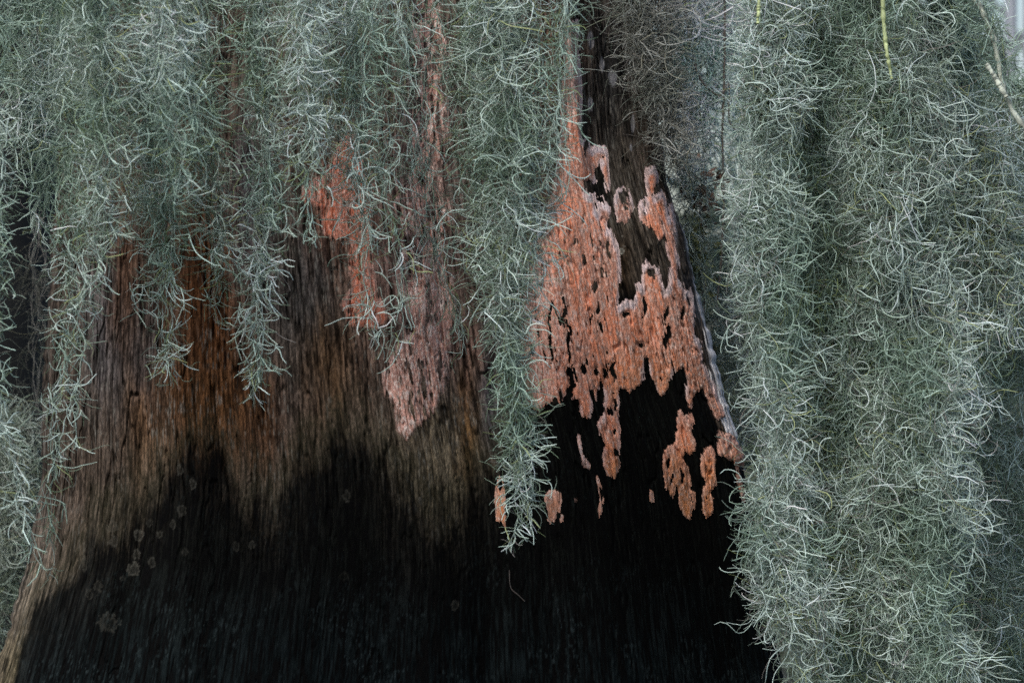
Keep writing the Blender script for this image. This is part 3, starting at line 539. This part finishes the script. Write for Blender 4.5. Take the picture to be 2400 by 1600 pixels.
hank('feathery moss growing along the arching branch in the top right corner', [(2285, -40, 14), (2310, 40, 18), (2335, 110, 18), (2345, 170, 22), (2370, 250, 24), (2400, 320, 30)], -.66, 520, pale=.75, curv=.8, L=44, group='moss by the branch', down=0)
TG = 'bare twigs behind the trunk'
twig('bare_twig', 'tall upright dark twig behind the frosty tangle', 'twig', [(1700, -60), (1698, 200), (1692, 330), (1697, 470), (1690, 620), (1680, 720)], .30, 3.2, 2.2, M_twig, TG, seed=5)
twig('bare_twig', 'crooked dark twig forking left of the tall upright one', 'twig', [(1600, -60), (1615, 110), (1640, 190), (1690, 235), (1712, 180), (1706, 290), (1730, 310)], .28, 2.6, 1.6, M_twig, TG, seed=6)
twig('bare_twig', 'short dark slanting twig over the rust coloured leaves', 'twig', [(1570, 350), (1582, 385), (1625, 410), (1648, 430), (1662, 475)], .26, 3.4, 2.0, M_twig, TG, seed=7)
twig('bare_twig', 'brown twig rising through the olive leaves', 'twig', [(1643, 500), (1648, 580), (1655, 650), (1650, 740)], .27, 3.2, 3.6, M_twig, TG, seed=8)
def leaf_mesh(cs, size, seed):
    rg = np.random.default_rng(seed); vs = []; qs = []
    for (x, y, Y) in cs:
        c = W(np.array(x), np.array(y), Y); d = nrm(rg.normal(size=3)); s = nrm(np.cross(d, rg.normal(size=3))); n = np.cross(d, s); L_ = size * S0 * rg.uniform(.7, 1.2)
        b = len(vs) ; rows = [(0, .05), (.3, .30), (.65, .26), (1, .03)]
        for t, wd in rows:
            for k in (-1, 0, 1): vs.append(c + d * L_ * t + s * k * wd * L_ + n * L_ * (.12 * abs(k) - .25 * t * t))
        for i in range(3):
            for k in range(2): a = b + i * 3 + k; qs.append((a, a + 1, a + 4, a + 3))
    return vs, qs
rg = np.random.default_rng(3)
shrub = empty('leafy_shrub', tuple(W(np.array(1640.), np.array(700.), .5)))
tag(shrub, 'small shrub with olive and rusty leaves glimpsed right of the pale trunk edge', 'shrub')
def child_mesh(name, v, q, mat):
    o = mesh_obj(name, np.array(v) - np.array(shrub.location), q, mat, shrub); return o
v, q = leaf_mesh([(rg.normal(1622, 20), rg.normal(590, 38), .06 + rg.uniform(-.04, .04)) for _ in range(170)], 24, 1); o_ = child_mesh('leaf', v, q, M_leaf); o_['label'] = 'olive green leaves'; o_['kind'] = 'stuff'
v, q = leaf_mesh([(rg.normal(1650, 24), rg.normal(455, 40), .06 + rg.uniform(-.04, .04)) for _ in range(80)], 20, 2); o_ = child_mesh('leaf', v, q, M_rust); o_['label'] = 'rusty dead leaves'; o_['kind'] = 'stuff'
sp = smooth_path([(1640, 1100), (1648, 700), (1630, 560), (1655, 400)])
v, q = tubes(W(sp[:, 0], sp[:, 1], .5)[None], np.full((1, len(sp)), 3 * S0), 6); child_mesh('stem', v, q, M_twig)
# little dry twig stuck on the black base
M_dtw = plain('dry_twig_bark', (.05, .042, .036), nscale=60)
def on_trunk(pts, r, mat, name, label, cat):
    p = smooth_path(pts, 14); out = []
    for x, y in p:
        L, Rr = edges(y); w = (x - (L + Rr) / 2) / ((Rr - L) / 2); yy = y
        for _ in range(8):
            S = surf(np.array([w]), np.array([yy])); qx, qy = proj(S); w += .8 * (x - qx[0]) / ((Rr - L) / 2); yy += y - qy[0]
        out.append(surf(np.array([w]), np.array([yy]), 4)[0])
    v, q = tubes(np.array(out)[None], np.full((1, len(out)), r * S0), 6)
    tag(mesh_obj(name, v, q, mat), label, cat)
on_trunk([(1194, 1335), (1194, 1380), (1210, 1388), (1230, 1408)], 1.3, M_dtw, 'dry_twig', 'bent dry twig caught on the black base under the longest middle moss tip', 'twig')
# ------------------------------------------------------------------ trees behind
def far_trunk(label, x0, x1, Y, mat, topY=-800, flare=1.3, wob=6, seed=0):
    root = empty('cypress_tree', tuple(W(np.array((x0 + x1) / 2.), np.array(800.), Y) * np.array((1, 1, 0))))
    tag(root, label, 'tree', 'trees behind')
    zt, zb = W(np.array(0.), np.array(float(topY)), Y)[2], -.1
    n = 40; m = 28; z = np.linspace(zb, zt, n); k = S0 * (CAMD + Y) / CAMD
    cxw = ((x0 + x1) / 2 - 1200) * k; rw = (x1 - x0) / 2 * k
    th = np.linspace(0, 2 * np.pi, m, endpoint=False)
    f = 1 + (flare - 1) * np.exp(-(z - zb) / .8)
    rr = rw * f[:, None] * (1 + .06 * np.sin(th * 5 + seed)[None] + .03 * np.sin(th * 11 + z[:, None] * 2))
    V = np.stack([cxw + rr * np.cos(th), Y + rr * np.sin(th), np.repeat(z[:, None], m, 1)], -1) - np.array(root.location)
    idx = np.arange(n * m).reshape(n, m); nx = np.roll(idx, -1, 1)
    mesh_obj('trunk', V, np.stack([idx[:-1], nx[:-1], nx[1:], idx[1:]], -1), mat, root)
    return root
far_trunk('black trunk glimpsed in the gap between the left edge strands', -260, 116, 1.6, M_dark)
far_trunk('slim pale grey trunk blurred in the top right corner', 2352, 2384, 14, M_far, seed=1)
far_trunk('darker grey trunk blurred at the far right of the top corner', 2396, 2440, 17, M_far, seed=2)

# far bank: a dense dark green thicket nobody could count the leaves of
rg = np.random.default_rng(11); n = 30000
x = rg.uniform(-7, 8, n); z = rg.uniform(-.05, 2.0, n) + 0; top = 1.62 + .28 * np.sin(x * 1.7) + .2 * np.sin(x * 4.1 + 1) + rg.normal(0, .12, n) + np.where(x < -.5, 1.2, 0)
z = rg.uniform(0, 1, n) ** .9 * top; y = 10 + rg.uniform(-.6, .6, n)
c = np.stack([x, y, z], -1); d = nrm(rg.normal(size=(n, 3))); e = nrm(np.cross(d, rg.normal(size=(n, 3)))); L_ = rg.uniform(.05, .11, (n, 1))
V = np.stack([c - d * L_, c + e * L_ * .45, c + d * L_, c - e * L_ * .45], 1).reshape(-1, 3)
M_th = plain('thicket_leaf', (.045, .06, .04), .7, 2, .5)
tag(mesh_obj('thicket', V, np.arange(4 * n).reshape(n, 4), M_th, smooth_=False), 'blurred dark green thicket on the far bank', 'undergrowth', kind='stuff')

n = 26000; x = rg.uniform(-20, 22, n); z = rg.uniform(0, 9, n); y = 30 + rg.uniform(-2, 2, n)
keepm = fbm(x / 1.1, z / 3.5, 501, 3) > .36; x, y, z = x[keepm], y[keepm], z[keepm]; n = len(x)
c = np.stack([x, y, z], -1); d = nrm(rg.normal(size=(n, 3)) * np.array((.6, .6, 1.4))); e = nrm(np.cross(d, rg.normal(size=(n, 3)))); L_ = rg.uniform(.12, .28, (n, 1))
V = np.stack([c - d * L_, c + e * L_ * .45, c + d * L_, c - e * L_ * .45], 1).reshape(-1, 3)
M_fw = plain('far_foliage', (.14, .165, .165), .9, 1.2, .35)  # pale tone paints distance haze into the foliage colour
tag(mesh_obj('far_woods', V, np.arange(4 * n).reshape(n, 4), M_fw, smooth_=False), 'pale blurred woods far across the water', 'woods', kind='stuff')
